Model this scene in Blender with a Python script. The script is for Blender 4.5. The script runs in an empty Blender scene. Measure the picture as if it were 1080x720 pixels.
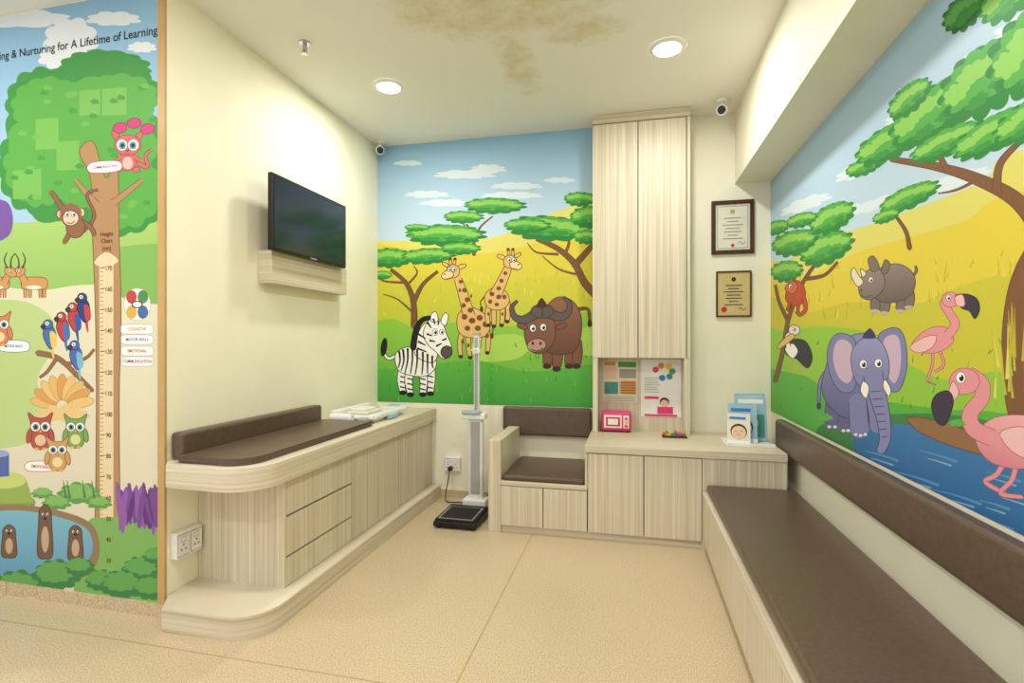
import bpy, bmesh, math, random
from mathutils import Vector, Matrix
from mathutils.geometry import tessellate_polygon
random.seed(7)
scn=bpy.context.scene
scn.view_settings.view_transform='Standard'
scn.view_settings.exposure=0.0
H=1.25; TH=math.atan2(125,540); S=math.sin(TH); C=math.cos(TH)
XL=-2.053; XR=.957; YB=3.9; YF=1.91; ZC=2.87

def lin(c): 
    return tuple(((x/255)/12.92 if x/255<=.04045 else ((x/255+.055)/1.055)**2.4) for x in c)
def ink(c,k=.10):
    g=.3*c[0]+.59*c[1]+.11*c[2]
    return lin(tuple((x+(g-x)*k)*.95+4 for x in c))
# ---------------------------------------------------------------- materials
def new_mat(name,rough=.5,spec=.4):
    m=bpy.data.materials.new(name); m.use_nodes=True
    b=m.node_tree.nodes['Principled BSDF']
    b.inputs['Roughness'].default_value=rough
    b.inputs['Specular IOR Level'].default_value=spec
    return m,m.node_tree,b
def noisy(name,c1,c2,scale=(5,5,5),nscale=1.0,rough=.5,spec=.4,detail=4,lo=.35,hi=.65,bump=0,metal=0):
    m,nt,b=new_mat(name,rough,spec)
    tc=nt.nodes.new('ShaderNodeTexCoord'); mp=nt.nodes.new('ShaderNodeMapping')
    mp.inputs['Scale'].default_value=scale
    nz=nt.nodes.new('ShaderNodeTexNoise'); nz.inputs['Scale'].default_value=nscale; nz.inputs['Detail'].default_value=detail
    cr=nt.nodes.new('ShaderNodeValToRGB')
    cr.color_ramp.elements[0].position=lo; cr.color_ramp.elements[1].position=hi
    cr.color_ramp.elements[0].color=(*lin(c1),1); cr.color_ramp.elements[1].color=(*lin(c2),1)
    L=nt.links.new
    L(tc.outputs['Object'],mp.inputs['Vector']); L(mp.outputs[0],nz.inputs['Vector']); L(nz.outputs['Fac'],cr.inputs[0]); L(cr.outputs[0],b.inputs['Base Color'])
    b.inputs['Metallic'].default_value=metal
    if bump:
        bp=nt.nodes.new('ShaderNodeBump'); bp.inputs['Strength'].default_value=bump; bp.inputs['Distance'].default_value=.002
        L(nz.outputs['Fac'],bp.inputs['Height']); L(bp.outputs[0],b.inputs['Normal'])
    return m
def flat(name,c,rough=.5,spec=.4,metal=0):
    c2=tuple(max(0,x*.96) for x in c)
    return noisy(name,c2,c,(8,8,8),1,rough,spec,metal=metal)
def emis(name,c,s):
    m=bpy.data.materials.new(name); m.use_nodes=True; b=m.node_tree.nodes['Principled BSDF']
    b.inputs['Emission Color'].default_value=(*lin(c),1); b.inputs['Emission Strength'].default_value=s
    return m
M={}
M['wall']=noisy('cream_paint',(236,232,212),(240,237,218),(3,3,3),1,.6,.2)
M['wallL']=noisy('cream_paint_warm',(240,236,212),(243,240,217),(3,3,3),1,.6,.2)
M['woodv']=noisy('ash_laminate_vertical',(190,178,152),(222,213,192),(85,85,.9),1,.42,.3,4,.26,.66)
M['woodh']=noisy('ash_laminate_horizontal',(190,178,152),(222,213,192),(.9,.9,85),1,.42,.3,4,.26,.66)
M['gap']=flat('shadow_gap_dark',(92,80,62),.8,.1)
M['brown']=noisy('brown_vinyl',(86,70,57),(96,79,65),(30,30,30),2,.36,.45,bump=.1)
M['black']=flat('black_plastic',(22,22,24),.4)
M['screen']=flat('lcd_screen',(30,38,50),.15,.6)
M['white']=flat('white_plastic',(240,240,238),.35)
M['grey']=flat('grey_plastic',(170,172,174),.4)
M['steel']=flat('brushed_steel',(200,200,200),.3,.5,.8)
M['rubber']=noisy('black_rubber',(28,28,30),(48,48,50),(120,120,120),2,.7,.2)
M['gold']=flat('gold_trim',(196,160,104),.45)
M['mahog']=noisy('dark_wood_frame',(58,28,18),(84,44,28),(60,60,3),1,.35)
M['paper']=flat('certificate_paper',(226,224,208),.6,.2)
M['papergold']=flat('gold_plaque',(205,186,128),.4,.4)
M['ink']=flat('ink_grey',(90,88,80),.7,.1)
M['inkl']=flat('ink_light',(165,160,150),.7,.1)
M['red']=flat('red_plastic',(205,40,50),.4)
M['pink']=flat('pink_plastic',(222,62,120),.35)
M['blue']=flat('blue_print',(60,130,200),.5,.2)
M['sky']=flat('light_blue_print',(160,196,220),.5,.2)
M['green']=flat('green_print',(90,160,80),.5,.2)
M['yellow']=flat('yellow_print',(240,205,60),.5,.2)
M['orange']=flat('orange_print',(225,150,80),.5,.2)
M['skin']=flat('portrait_print',(236,196,170),.5,.2)
M['teal']=flat('teal_print',(80,150,140),.5,.2)
M['lamp']=emis('lamp_glow',(255,252,246),9)
# floor
m,nt,b=new_mat('vinyl_floor',.27,.45)
L=nt.links.new
tc=nt.nodes.new('ShaderNodeTexCoord')
n1=nt.nodes.new('ShaderNodeTexNoise'); n1.inputs['Scale'].default_value=190; n1.inputs['Detail'].default_value=3
n2=nt.nodes.new('ShaderNodeTexNoise'); n2.inputs['Scale'].default_value=1.3
cr=nt.nodes.new('ShaderNodeValToRGB'); cr.color_ramp.elements[0].position=.36; cr.color_ramp.elements[1].position=.6
cr.color_ramp.elements[0].color=(*lin((182,160,126)),1); cr.color_ramp.elements[1].color=(*lin((219,201,170)),1)
cr2=nt.nodes.new('ShaderNodeValToRGB'); cr2.color_ramp.elements[0].color=(.88,.88,.88,1)
mx=nt.nodes.new('ShaderNodeMix'); mx.data_type='RGBA'; mx.blend_type='MULTIPLY'; mx.inputs[0].default_value=1
L(tc.outputs['Object'],n1.inputs['Vector']); L(tc.outputs['Object'],n2.inputs['Vector'])
L(n1.outputs['Fac'],cr.inputs[0]); L(n2.outputs['Fac'],cr2.inputs[0]); L(cr.outputs[0],mx.inputs[6]); L(cr2.outputs[0],mx.inputs[7])
sx=nt.nodes.new('ShaderNodeSeparateXYZ'); L(tc.outputs['Object'],sx.inputs[0])
prev=mx.outputs[2]
for axis,val in ((0,-.62),(1,1.72),(0,-3.0)):
    a=nt.nodes.new('ShaderNodeMath'); a.operation='COMPARE'; a.inputs[1].default_value=val; a.inputs[2].default_value=.003
    L(sx.outputs[axis],a.inputs[0])
    q=nt.nodes.new('ShaderNodeMix'); q.data_type='RGBA'; L(a.outputs[0],q.inputs[0]); L(prev,q.inputs[6]); q.inputs[7].default_value=(*lin((172,148,112)),1)
    prev=q.outputs[2]
L(prev,b.inputs['Base Color']); M['floor']=m
# ceiling with dried water stain
m,nt,b=new_mat('ceiling_paint_stained',.8,.1); L=nt.links.new
tc=nt.nodes.new('ShaderNodeTexCoord')
def blobmask(cx,cy,rx,ry,ns,amp,soft):
    mp=nt.nodes.new('ShaderNodeMapping'); mp.inputs['Location'].default_value=(-cx/rx,-cy/ry,0); mp.inputs['Scale'].default_value=(1/rx,1/ry,0)
    ln=nt.nodes.new('ShaderNodeVectorMath'); ln.operation='LENGTH'
    nz=nt.nodes.new('ShaderNodeTexNoise'); nz.inputs['Scale'].default_value=ns; nz.inputs['Detail'].default_value=8; nz.inputs['Roughness'].default_value=.7
    L(tc.outputs['Object'],mp.inputs[0]); L(mp.outputs[0],ln.inputs[0]); L(tc.outputs['Object'],nz.inputs['Vector'])
    ad=nt.nodes.new('ShaderNodeMath'); ad.operation='MULTIPLY_ADD'; ad.inputs[1].default_value=amp; L(nz.outputs['Fac'],ad.inputs[0]); L(ln.outputs['Value'],ad.inputs[2])
    mr=nt.nodes.new('ShaderNodeMapRange'); mr.inputs[1].default_value=1+amp*.5; mr.inputs[2].default_value=1+amp*.5-soft; L(ad.outputs[0],mr.inputs[0])
    return mr.outputs[0]
ms=[blobmask(-.6,2.34,.60,.34,6,.9,.25),blobmask(-.64,2.90,.12,.42,9,1.9,.5),blobmask(-.25,2.68,.25,.14,9,1.8,.5)]
pv=ms[0]
for k in ms[1:]:
    a=nt.nodes.new('ShaderNodeMath'); a.operation='MAXIMUM'; L(pv,a.inputs[0]); L(k,a.inputs[1]); pv=a.outputs[0]
nz=nt.nodes.new('ShaderNodeTexNoise'); nz.inputs['Scale'].default_value=10; nz.inputs['Detail'].default_value=9; nz.inputs['Roughness'].default_value=.7; L(tc.outputs['Object'],nz.inputs['Vector'])
mm=nt.nodes.new('ShaderNodeMapRange'); mm.inputs[1].default_value=.38; mm.inputs[2].default_value=.66; mm.inputs[3].default_value=.25; mm.inputs[4].default_value=1.0; L(nz.outputs['Fac'],mm.inputs[0])
a=nt.nodes.new('ShaderNodeMath'); a.operation='MULTIPLY'; L(pv,a.inputs[0]); L(mm.outputs[0],a.inputs[1])
q=nt.nodes.new('ShaderNodeMix'); q.data_type='RGBA'; L(a.outputs[0],q.inputs[0]); q.inputs[6].default_value=(*lin((236,236,229)),1); q.inputs[7].default_value=(*lin((216,207,176)),1)
L(q.outputs[2],b.inputs['Base Color']); M['ceil']=m
# mural print
m,nt,b=new_mat('mural_print',.5,.2)
at=nt.nodes.new('ShaderNodeVertexColor'); at.layer_name='Col'; nt.links.new(at.outputs[0],b.inputs['Base Color']); M['mural']=m

# ---------------------------------------------------------------- mesh builder
class B:
    def __init__(s,name): s.name=name; s.bm=bmesh.new(); s.mats=[]
    def mi(s,m):
        if m not in s.mats: s.mats.append(m)
        return s.mats.index(m)
    def merge(s,t,mat,mtx=None,smooth=False):
        i=s.mi(mat)
        if mtx is not None: bmesh.ops.transform(t,matrix=mtx,verts=t.verts)
        vm={v:s.bm.verts.new(v.co) for v in t.verts}
        for f in t.faces:
            nf=s.bm.faces.new([vm[v] for v in f.verts]); nf.material_index=i; nf.smooth=smooth
        t.free(); return s
    def box(s,x0,x1,y0,y1,z0,z1,mat,bev=0,seg=2,mtx=None):
        t=bmesh.new(); bmesh.ops.create_cube(t,size=1)
        for v in t.verts: v.co=Vector(((x0+x1)/2+v.co.x*(x1-x0),(y0+y1)/2+v.co.y*(y1-y0),(z0+z1)/2+v.co.z*(z1-z0)))
        if bev: bmesh.ops.bevel(t,geom=t.edges[:],offset=bev,segments=seg,affect='EDGES',profile=.5)
        return s.merge(t,mat,mtx,smooth=False)
    def cyl(s,p,r,h,mat,axis='z',r2=None,seg=32,bev=0,mtx=None):
        t=bmesh.new(); bmesh.ops.create_cone(t,cap_ends=True,segments=seg,radius1=r,radius2=r if r2 is None else r2,depth=h)
        if bev:
            ed=[e for e in t.edges if abs(e.verts[0].co.z-e.verts[1].co.z)<1e-6]
            bmesh.ops.bevel(t,geom=ed,offset=bev,segments=3,affect='EDGES')
        R={'z':Matrix(),'x':Matrix.Rotation(math.pi/2,4,'Y'),'y':Matrix.Rotation(math.pi/2,4,'X')}[axis]
        m=Matrix.Translation(Vector(p))@R
        if mtx is not None: m=mtx@m
        return s.merge(t,mat,m,smooth=False)
    def prism(s,pts,z0,z1,mat,bev=0,seg=2):
        t=bmesh.new(); bo=[t.verts.new((x,y,z0)) for x,y in pts]; to=[t.verts.new((x,y,z1)) for x,y in pts]
        n=len(pts); t.faces.new(bo[::-1]); top=t.faces.new(to)
        for i in range(n): t.faces.new([bo[i],bo[(i+1)%n],to[(i+1)%n],to[i]])
        if bev:
            bmesh.ops.bevel(t,geom=[e for e in t.edges if abs(e.verts[0].co.z-e.verts[1].co.z)<1e-6],offset=bev,segments=seg,affect='EDGES')
        return s.merge(t,mat)
    def tube(s,pts,r,mat,seg=8):
        P=spline([Vector(p) for p in pts],False,6); t=bmesh.new(); rings=[]
        for i,p in enumerate(P):
            d=(P[min(i+1,len(P)-1)]-P[max(i-1,0)]).normalized()
            a=d.orthogonal().normalized() if i==0 else (prev-d*prev.dot(d)).normalized()
            prev=a; bb=d.cross(a)
            rings.append([t.verts.new(p+r*(a*math.cos(2*math.pi*k/seg)+bb*math.sin(2*math.pi*k/seg))) for k in range(seg)])
        for i in range(len(rings)-1):
            for k in range(seg): t.faces.new([rings[i][k],rings[i][(k+1)%seg],rings[i+1][(k+1)%seg],rings[i+1][k]])
        t.faces.new(rings[0][::-1]); t.faces.new(rings[-1])
        return s.merge(t,mat,None,True)
    def done(s):
        bmesh.ops.recalc_face_normals(s.bm,faces=s.bm.faces)
        me=bpy.data.meshes.new(s.name); s.bm.to_mesh(me); s.bm.free()
        for m in s.mats: me.materials.append(m)
        o=bpy.data.objects.new(s.name,me); scn.collection.objects.link(o); return o
def spline(P,closed=True,n=6):
    out=[]; N=len(P)
    rng=range(N if closed else N-1)
    for i in rng:
        if closed: a,b,c,d=P[(i-1)%N],P[i],P[(i+1)%N],P[(i+2)%N]
        else: a,b,c,d=P[max(i-1,0)],P[i],P[i+1],P[min(i+2,N-1)]
        for k in range(n):
            t=k/n
            out.append(.5*((2*b)+(c-a)*t+(2*a-5*b+4*c-d)*t*t+(3*b-a-3*c+d)*t**3))
    if not closed: out.append(P[-1])
    return out

# ---------------------------------------------------------------- room shell
def simple(name,mat,*a):
    b=B(name); b.box(*a,mat); return b.done()
simple('floor',M['floor'],-4.3,1.1,-1.6,4.0,-.1,0)
simple('ceiling',M['ceil'],-4.3,1.1,-1.6,4.0,ZC,ZC+.1)
simple('wall_back',M['wall'],XL-.1,XR+.1,YB,YB+.1,0,ZC)
simple('wall_left',M['wallL'],XL-.1,XL,YF+.1,YB,0,ZC)
simple('wall_front_left',M['wallL'],-4.3,XL,YF,YF+.1,0,ZC)
simple('wall_right',M['wall'],XR,XR+.1,-1.6,YB,0,ZC)
simple('ceiling_beam',M['wall'],.722,XR,-1.6,YB,2.37,ZC)
simple('baseboard_left',M['floor'],-4.3,XL,YF-.012,YF,0,.06)
b=B('baseboard_back'); b.box(-1.49,-.92,YB-.012,YB,0,.06,M['floor']); b.done()
simple('trim_1',M['gold'],XL-.035,XL+.003,YF-.012,YF,.06,ZC)

# ---------------------------------------------------------------- painter for printed murals
class Paint:
    def __init__(s,plane,c,rect,k=.10):
        s.plane=plane; s.c=c; s.rect=rect; s.V=[];s.F=[];s.K=[]; s.boxes=[]; s.k=k; s.off=.002; s.step=.000008
    def w(s,u,v):
        a=u-540; X=-S*540+C*a; Y=C*540+S*a; Z=360-v
        if s.plane=='y': return Vector((X/Y*s.c, H+Z/Y*s.c))
        return Vector((Y/X*s.c, H+Z/X*s.c))
    def put(s,tris,col):
        x0,x1,z0,z1=s.rect
        zs=[p[1] for t in tris for p in t]; xs=[p[0] for t in tris for p in t]
        if not zs: return
        bb=(min(xs),max(xs),min(zs),max(zs)); lay=0
        for q in s.boxes:
            if q[4]>lay and q[0]<bb[1] and q[1]>bb[0] and q[2]<bb[3] and q[3]>bb[2]: lay=q[4]
        lay+=1; s.boxes.append((*bb,lay)); off=.0015+lay*s.step; s.off=max(s.off,off)
        if len(col)==2:
            ca=ink(col[0],s.k); cb=ink(col[1],s.k); zt=max(zs); zb=min(zs)
            f=lambda z:tuple(cb[i]+(ca[i]-cb[i])*(z-zb)/max(1e-6,zt-zb) for i in range(3))
        else:
            cc=ink(col,s.k); f=lambda z:cc
        for t in tris:
            P=[tuple(p) for p in t]
            for ax,lim,sg in ((0,x0,1),(0,x1,-1),(1,z0,1),(1,z1,-1)):
                Q=[]
                for i in range(len(P)):
                    p=P[i];q=P[(i+1)%len(P)]; dp=(p[ax]-lim)*sg; dq=(q[ax]-lim)*sg
                    if dp>=0: Q.append(p)
                    if dp*dq<0:
                        k=dp/(dp-dq); Q.append((p[0]+(q[0]-p[0])*k,p[1]+(q[1]-p[1])*k))
                P=Q
                if len(P)<3: break
            if len(P)<3: continue
            base=len(s.V)
            for p in P:
                s.V.append((p[0],s.c-off,p[1]) if s.plane=='y' else (s.c-off,p[0],p[1]))
                s.K.append(f(p[1]))
            s.F.append(list(range(base,base+len(P))))
    def raw(s,P,col):
        T=tessellate_polygon([[Vector((p[0],p[1],0)) for p in P]])
        s.put([[P[i] for i in t] for t in T],col)
    def p(s,pts,col): s.raw([s.w(*q) for q in pts],col)
    def s_(s,pts,col,ol=None,ow=.8,n=6):
        Q=spline([Vector(q) for q in pts],True,n)
        s.raw([s.w(*q) for q in Q],col)
        if ol: s.strip(Q+[Q[0]],[ow]*(len(Q)+1),ol)
    def strip(s,Q,W,col):
        T=[]; Lp=[];Rp=[]
        for i,q in enumerate(Q):
            d=Q[min(i+1,len(Q)-1)]-Q[max(i-1,0)]
            if d.length<1e-6: d=Vector((1,0))
            d.normalize(); n=Vector((-d.y,d.x))*W[i]/2
            Lp.append(s.w(*(q+n))); Rp.append(s.w(*(q-n)))
        for i in range(len(Q)-1): T.append([Lp[i],Lp[i+1],Rp[i+1],Rp[i]])
        s.put(T,col)
    def l(s,pts,w0,w1,col,ol=None,n=6,cap=True):
        Q=spline([Vector(q) for q in pts],False,n); N=len(Q)
        W=[w0+(w1-w0)*i/(N-1) for i in range(N)]
        if ol: s.strip(Q,[x+1.6 for x in W],ol)
        s.strip(Q,W,col)
        if cap:
            for q,w in ((Q[0],w0),(Q[-1],w1)):
                if w>2: s.e(q.x,q.y,w/2,w/2,col)
    def e(s,cx,cy,rx,ry,col,rot=0,ol=None,ow=.8,n=22):
        r=math.radians(rot); Q=[]
        for i in range(n):
            t=2*math.pi*i/n; x=rx*math.cos(t); y=ry*math.sin(t)
            Q.append(Vector((cx+x*math.cos(r)-y*math.sin(r),cy+x*math.sin(r)+y*math.cos(r))))
        s.raw([s.w(*q) for q in Q],col)
        if ol: s.strip(Q+[Q[0]],[ow]*(n+1),ol)
    def blob(s,cx,cy,rx,ry,lobes,amp,col,ph=0,rot=0):
        Q=[]; r=math.radians(rot)
        for i in range(lobes*8):
            t=2*math.pi*i/(lobes*8); k=1-amp+amp*abs(math.sin(lobes*t/2+ph))*(1+.25*math.sin(3*t+ph*5))
            x=rx*k*math.cos(t); y=ry*k*math.sin(t)
            Q.append((cx+x*math.cos(r)-y*math.sin(r),cy+x*math.sin(r)+y*math.cos(r)))
        s.raw([s.w(*q) for q in Q],col)
    def canopy(s,cx,cy,rx,ry,rot=0,d=(40,136,56),m=(78,174,68),l=(138,206,86)):
        s.blob(cx,cy,rx,ry,13,.16,d,.4,rot)
        s.blob(cx-rx*.04,cy-ry*.18,rx*.92,ry*.75,12,.18,m,1.1,rot)
        r=math.radians(rot)
        for fx,fy,ax,ay,ph in ((-.55,-.25,.28,.3,.2),(-.12,-.42,.34,.3,.9),(.35,-.3,.32,.3,.5),(.65,-.05,.2,.22,.1)):
            x=fx*rx; y=fy*ry; s.blob(cx+x*math.cos(r)-y*math.sin(r),cy+x*math.sin(r)+y*math.cos(r),rx*ax,ry*ay,7,.25,l,ph,rot)
        for fx,fy in ((-.35,.35),(.2,.3)):
            x=fx*rx; y=fy*ry; s.blob(cx+x*math.cos(r)-y*math.sin(r),cy+x*math.sin(r)+y*math.cos(r),rx*.26,ry*.2,6,.25,(54,152,62),.9,rot)
    def eye(s,x,y,r=3):
        s.e(x,y,r,r*1.2,(255,255,255),0,(40,30,30),.5); s.e(x+r*.15,y+r*.1,r*.5,r*.7,(20,15,15)); s.e(x-r*.05,y-r*.3,r*.2,r*.2,(255,255,255))
    def done(s,name):
        me=bpy.data.meshes.new(name); me.from_pydata(s.V,[],s.F)
        ca=me.color_attributes.new('Col','FLOAT_COLOR','CORNER')
        for i,lp in enumerate(me.loops): ca.data[i].color=(*s.K[lp.vertex_index],1)
        me.materials.append(M['mural']); o=bpy.data.objects.new(name,me); scn.collection.objects.link(o)
        return o
TEXTM={}
def text(body,P,u,v,hpx,col,parent,name,bold=.0004):
    cu=bpy.data.curves.new(name,'FONT'); cu.body=body; cu.align_x='CENTER'; cu.align_y='CENTER'
    a=u-540; Y=C*540+S*a
    cu.size=hpx*P.c/Y; cu.offset=bold
    o=bpy.data.objects.new(name,cu); scn.collection.objects.link(o)
    p=P.w(u,v); o.location=(p.x,P.c-P.off-.0003,p.y); o.rotation_euler=(math.pi/2,0,0)
    if col not in TEXTM: TEXTM[col]=flat('print_ink_%d_%d_%d'%col,col,.6,.1)
    cu.materials.append(TEXTM[col]); o.parent=parent
    return o

# ================= BACK MURAL
P=Paint('y',YB,(XL+.002,-.262,.75,ZC-.005),.07)
P.p([(380,120),(640,120),(640,300),(380,300)],((110,182,228),(222,236,246)))
for x,y,rx,ry in ((490,184,34,5),(515,178,20,5),(545,196,28,4),(450,205,25,4),(590,190,18,3),(430,172,16,3),(470,214,30,4),(540,206,34,4)):
    P.blob(x,y,rx,ry,8,.25,(218,234,244)); 
P.s_([(380,262),(420,254),(470,256),(520,250),(560,236),(590,222),(640,215),(640,330),(380,330)],((226,222,120),(232,214,70)))
P.s_([(380,270),(430,262),(500,268),(560,258),(600,250),(650,252),(650,400),(380,400)],((232,210,62),(186,204,56)))
P.s_([(380,300),(440,290),(520,300),(580,292),(650,300),(650,400),(380,400)],((218,206,56),(160,200,54)))
P.s_([(380,356),(410,336),(440,346),(480,340),(540,344),(600,332),(650,338),(650,440),(380,440)],((146,206,64),(70,168,62)))
P.s_([(380,396),(430,388),(500,380),(560,392),(650,386),(650,450),(380,450)],((92,184,62),(44,146,66)))
P.s_([(500,360),(540,352),(560,362),(545,378),(505,380)],(172,216,86))
P.s_([(600,350),(640,346),(640,372),(606,372)],(172,216,86))
for i in range(90):
    x=random.uniform(400,625); y=random.uniform(282,335)
    P.l([(x,y),(x+random.uniform(-2,2),y-random.uniform(4,9))],1.4,.3,random.choice([(206,190,50),(190,196,60),(226,218,96)]),cap=False,n=2)
for i in range(60):
    x=random.uniform(400,625); y=random.uniform(360,430)
    P.l([(x,y),(x+random.uniform(-2,2),y-random.uniform(3,7))],1.4,.3,random.choice([(70,160,54),(120,196,74),(50,144,60)]),cap=False,n=2)
BR=(124,84,52); BD=(98,62,40)
P.l([(500,268),(499,250),(492,236)],4,2,BR); P.l([(499,252),(508,238),(520,228)],3,1.5,BR); P.l([(499,246),(484,232)],2,1,BR)
P.canopy(522,217,34,9); P.canopy(489,229,22,7); P.canopy(470,248,44,12); P.canopy(440,240,14,4)
P.l([(437,344),(436,318),(428,298),(412,284)],6,2,BR,BD); P.l([(436,320),(446,300),(462,286)],4,1.5,BR,BD); P.l([(430,300),(440,288),(436,280)],3,1,BR); P.l([(428,298),(404,296),(396,286)],3,1,BR)
P.l([(436,330),(420,316),(404,310)],2.5,1,BR)
P.canopy(412,272,24,11); P.canopy(452,270,30,9,-4); P.canopy(486,262,22,7)
P.canopy(404,290,10,5)
P.l([(640,322),(618,300),(606,278),(588,262),(566,252)],8,3,BR,BD); P.l([(606,280),(622,262),(632,250)],6,3,BR,BD); P.l([(596,268),(600,254),(590,246)],4,2,BR)
P.l([(588,268),(566,266),(556,256)],3,1,BR); P.l([(612,290),(590,284),(572,270)],3,1,BR)
P.canopy(580,241,48,14,3); P.canopy(622,228,22,12,-8); P.canopy(556,238,26,8); P.canopy(612,210,18,8); P.canopy(620,250,16,8)
GT=(230,186,112); GS=(128,76,40); GO=(92,56,32)
def gir(parts_neck,body,legs,spots,head,flip,tail):
    for a in legs: P.l(a,5,3.4,GT,GO); P.e(a[-1][0],a[-1][1],2.4,2,(70,44,30))
    P.l(tail,1.6,1,GO); P.e(tail[-1][0],tail[-1][1],1.8,3.2,GO)
    P.s_(body,GT,GO); P.l(parts_neck,12,7,GT,GO)
    hx,hy=head; f=flip
    P.l([(hx-f*1,hy-6),(hx-f*2,hy-13)],1.8,1.8,GT,GO); P.l([(hx+f*3,hy-6),(hx+f*3,hy-13)],1.8,1.8,GT,GO)
    P.e(hx-f*2,hy-13,1.8,1.6,GO); P.e(hx+f*3,hy-13,1.8,1.6,GO)
    P.e(hx-f*9,hy-5,5,2.4,GT,20*f,GO); P.e(hx+f*8,hy-7,4,2,GT,-30*f,GO)
    P.e(hx,hy,7,7,GT,0,GO); P.e(hx+f*6,hy+4,6.5,4.6,(246,214,160),15*f,GO)
    P.e(hx+f*9,hy+3,.9,.9,GO)
    P.l([(hx+f*2,hy+7),(hx+f*8,hy+7.5)],.8,.6,GO,cap=False)
    P.eye(hx-f*1,hy-2,2.2); P.eye(hx+f*4,hy-2,2)
    for x,y,a,b_,r in spots: P.e(x,y,a*1.1,b_*1.1,GS,r,n=7)
gir([(495,334),(489,312),(483,294)],[(483,332),(496,324),(510,330),(517,342),(512,354),(496,356),(484,350)],
    [[(488,348),(485,362),(486,376)],[(494,350),(494,364),(496,377)],[(506,350),(505,362),(504,375)],[(513,344),(515,358),(514,372)]],
    [(490,306,2.6,2.4,0),(486,297,2.2,2,0),(493,316,2.8,2.6,10),(489,322,2.4,2.4,0),(496,327,2.8,2.6,0),(490,334,3,3,0),(498,338,3.4,3,0),(506,335,3.4,3,0),(512,342,3,3,0),(504,346,3.2,2.8,0),(493,346,3,2.6,0),(488,360,1.6,2.4,0),(505,360,1.6,2.4,0),(514,354,1.8,2.4,0),(494,364,1.4,2.2,0),(485,306,1.4,2,0),(497,312,1,2,0)],
    (478,286),-1,[(516,338),(520,346),(519,354)])
gir([(522,312),(530,296),(536,282)],[(512,310),(522,303),(534,308),(537,318),(530,326),(518,326),(512,320)],
    [[(516,322),(514,332),(515,343)],[(521,324),(521,334),(521,344)],[(530,322),(530,334),(529,343)],[(535,318),(536,328),(535,339)]],
    [(533,288,2,2,0),(529,296,2.2,2.2,0),(526,304,2.4,2.2,0),(519,310,2.6,2.2,0),(526,313,2.6,2.4,0),(532,313,2.2,2.4,0),(517,318,2.2,2.2,0),(524,321,2.2,2,0),(515,331,1.2,1.8,0),(530,331,1.2,1.8,0)],
    (538,276),1,[(512,312),(507,318),(508,326)])
K_=(34,30,34); Wt=(248,248,244)
P.l([(419,374),(411,378),(406,374),(405,364)],2.4,2,Wt,K_); P.e(405,366,3.4,10,K_,8)
for a in ([(426,386),(423,400),(425,413)],[(433,388),(431,402),(433,415)],[(446,388),(447,402),(446,415)],[(454,384),(455,400),(454,414)]):
    P.l(a,9,5.5,Wt,K_); P.e(a[-1][0],a[-1][1]+1,4,2.6,K_)
    for k in (.2,.4,.6,.8):
        x=a[0][0]+(a[2][0]-a[0][0])*k; y=a[0][1]+(a[2][1]-a[0][1])*k
        P.l([(x-3.4,y),(x+3,y+1.5)],1.6,1.3,K_,cap=False)
P.s_([(417,374),(428,366),(444,367),(457,372),(460,386),(450,396),(434,396),(420,390)],Wt,K_)
P.s_([(438,374),(441,352),(450,340),(464,345),(463,366),(457,382)],Wt,K_)
P.l([(458,335),(446,337),(439,348),(436,366)],5,7,K_); 
P.s_([(448,345),(456,335),(466,339),(471,352),(476,364),(475,375),(467,378),(460,371),(452,364),(447,355)],Wt,K_)
P.s_([(455,339),(455,331),(460,329),(462,338)],Wt,K_); P.s_([(465,339),(469,330),(473,333),(470,343)],Wt,K_)
P.e(471,371,6,6.5,(88,78,80),20,K_); P.e(473,368,.9,1,K_)
for a in ([(421,370),(422,380),(420,388)],[(425,368),(426,380),(423,391)],[(430,367),(430,380),(427,394)],[(435,367),(435,380),(433,394)],[(440,368),(440,382),(438,395)],[(446,371),(446,384),(445,395)],[(451,373),(451,384),(451,394)],[(456,375),(456,384),(457,388)],
          [(441,360),(449,364)],[(441,352),(449,357)],[(440,367),(450,371)],[(451,340),(455,346)],[(457,336),(459,342)],[(463,338),(462,343)],[(450,352),(456,354)],[(453,359),(459,360)],[(468,350),(465,352)],[(471,357),(466,359)],[(460,365),(466,362)]):
    P.l(a,2.4,1.1,K_,cap=False)
P.eye(459,350,3); P.eye(466,350,2.4)
U=(126,84,64); UD=(66,42,34)
P.l([(610,326),(620,326),(622,338)],2.5,1.4,U,UD); P.e(622,341,2.4,4,UD)
for a in ([(578,366),(578,376),(577,384)],[(588,368),(588,378),(587,387)],[(600,364),(601,374),(600,384)],[(607,360),(609,372),(608,384)]):
    P.l(a,12,8,U,UD); P.e(a[-1][0],a[-1][1]+2,4.6,3,UD)
P.s_([(572,330),(586,314),(602,316),(612,330),(613,352),(606,370),(588,374),(574,368),(568,350)],((146,100,76),(108,70,54)),UD)
P.s_([(556,338),(568,328),(582,334),(586,350),(582,364),(570,373),(558,368),(553,352)],((140,94,72),(120,78,62)),UD)
P.e(566,364,10,7,(186,146,130),-8,UD); P.e(562,362,1.4,1.8,UD); P.e(570,362,1.4,1.8,UD); P.l([(560,368),(566,370),(573,367)],1,.8,UD,cap=False)
P.e(551,344,6,3,U,20,UD); P.e(592,344,6,3,U,-20,UD)
HN=(96,86,82); HD=(52,44,42)
P.l([(566,330),(553,337),(543,334),(540,324),(546,317)],10,1.5,HN,HD); P.l([(578,330),(592,334),(600,328),(600,319),(594,313)],10,1.5,HN,HD)
P.e(572,328,12,7.5,HN,0,HD); P.l([(572,321),(572,335)],1,1,HD,cap=False)
P.s_([(566,324),(571,314),(577,323)],(80,50,38))
P.eye(562,346,3.2); P.eye(573,345,3.2)
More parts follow.
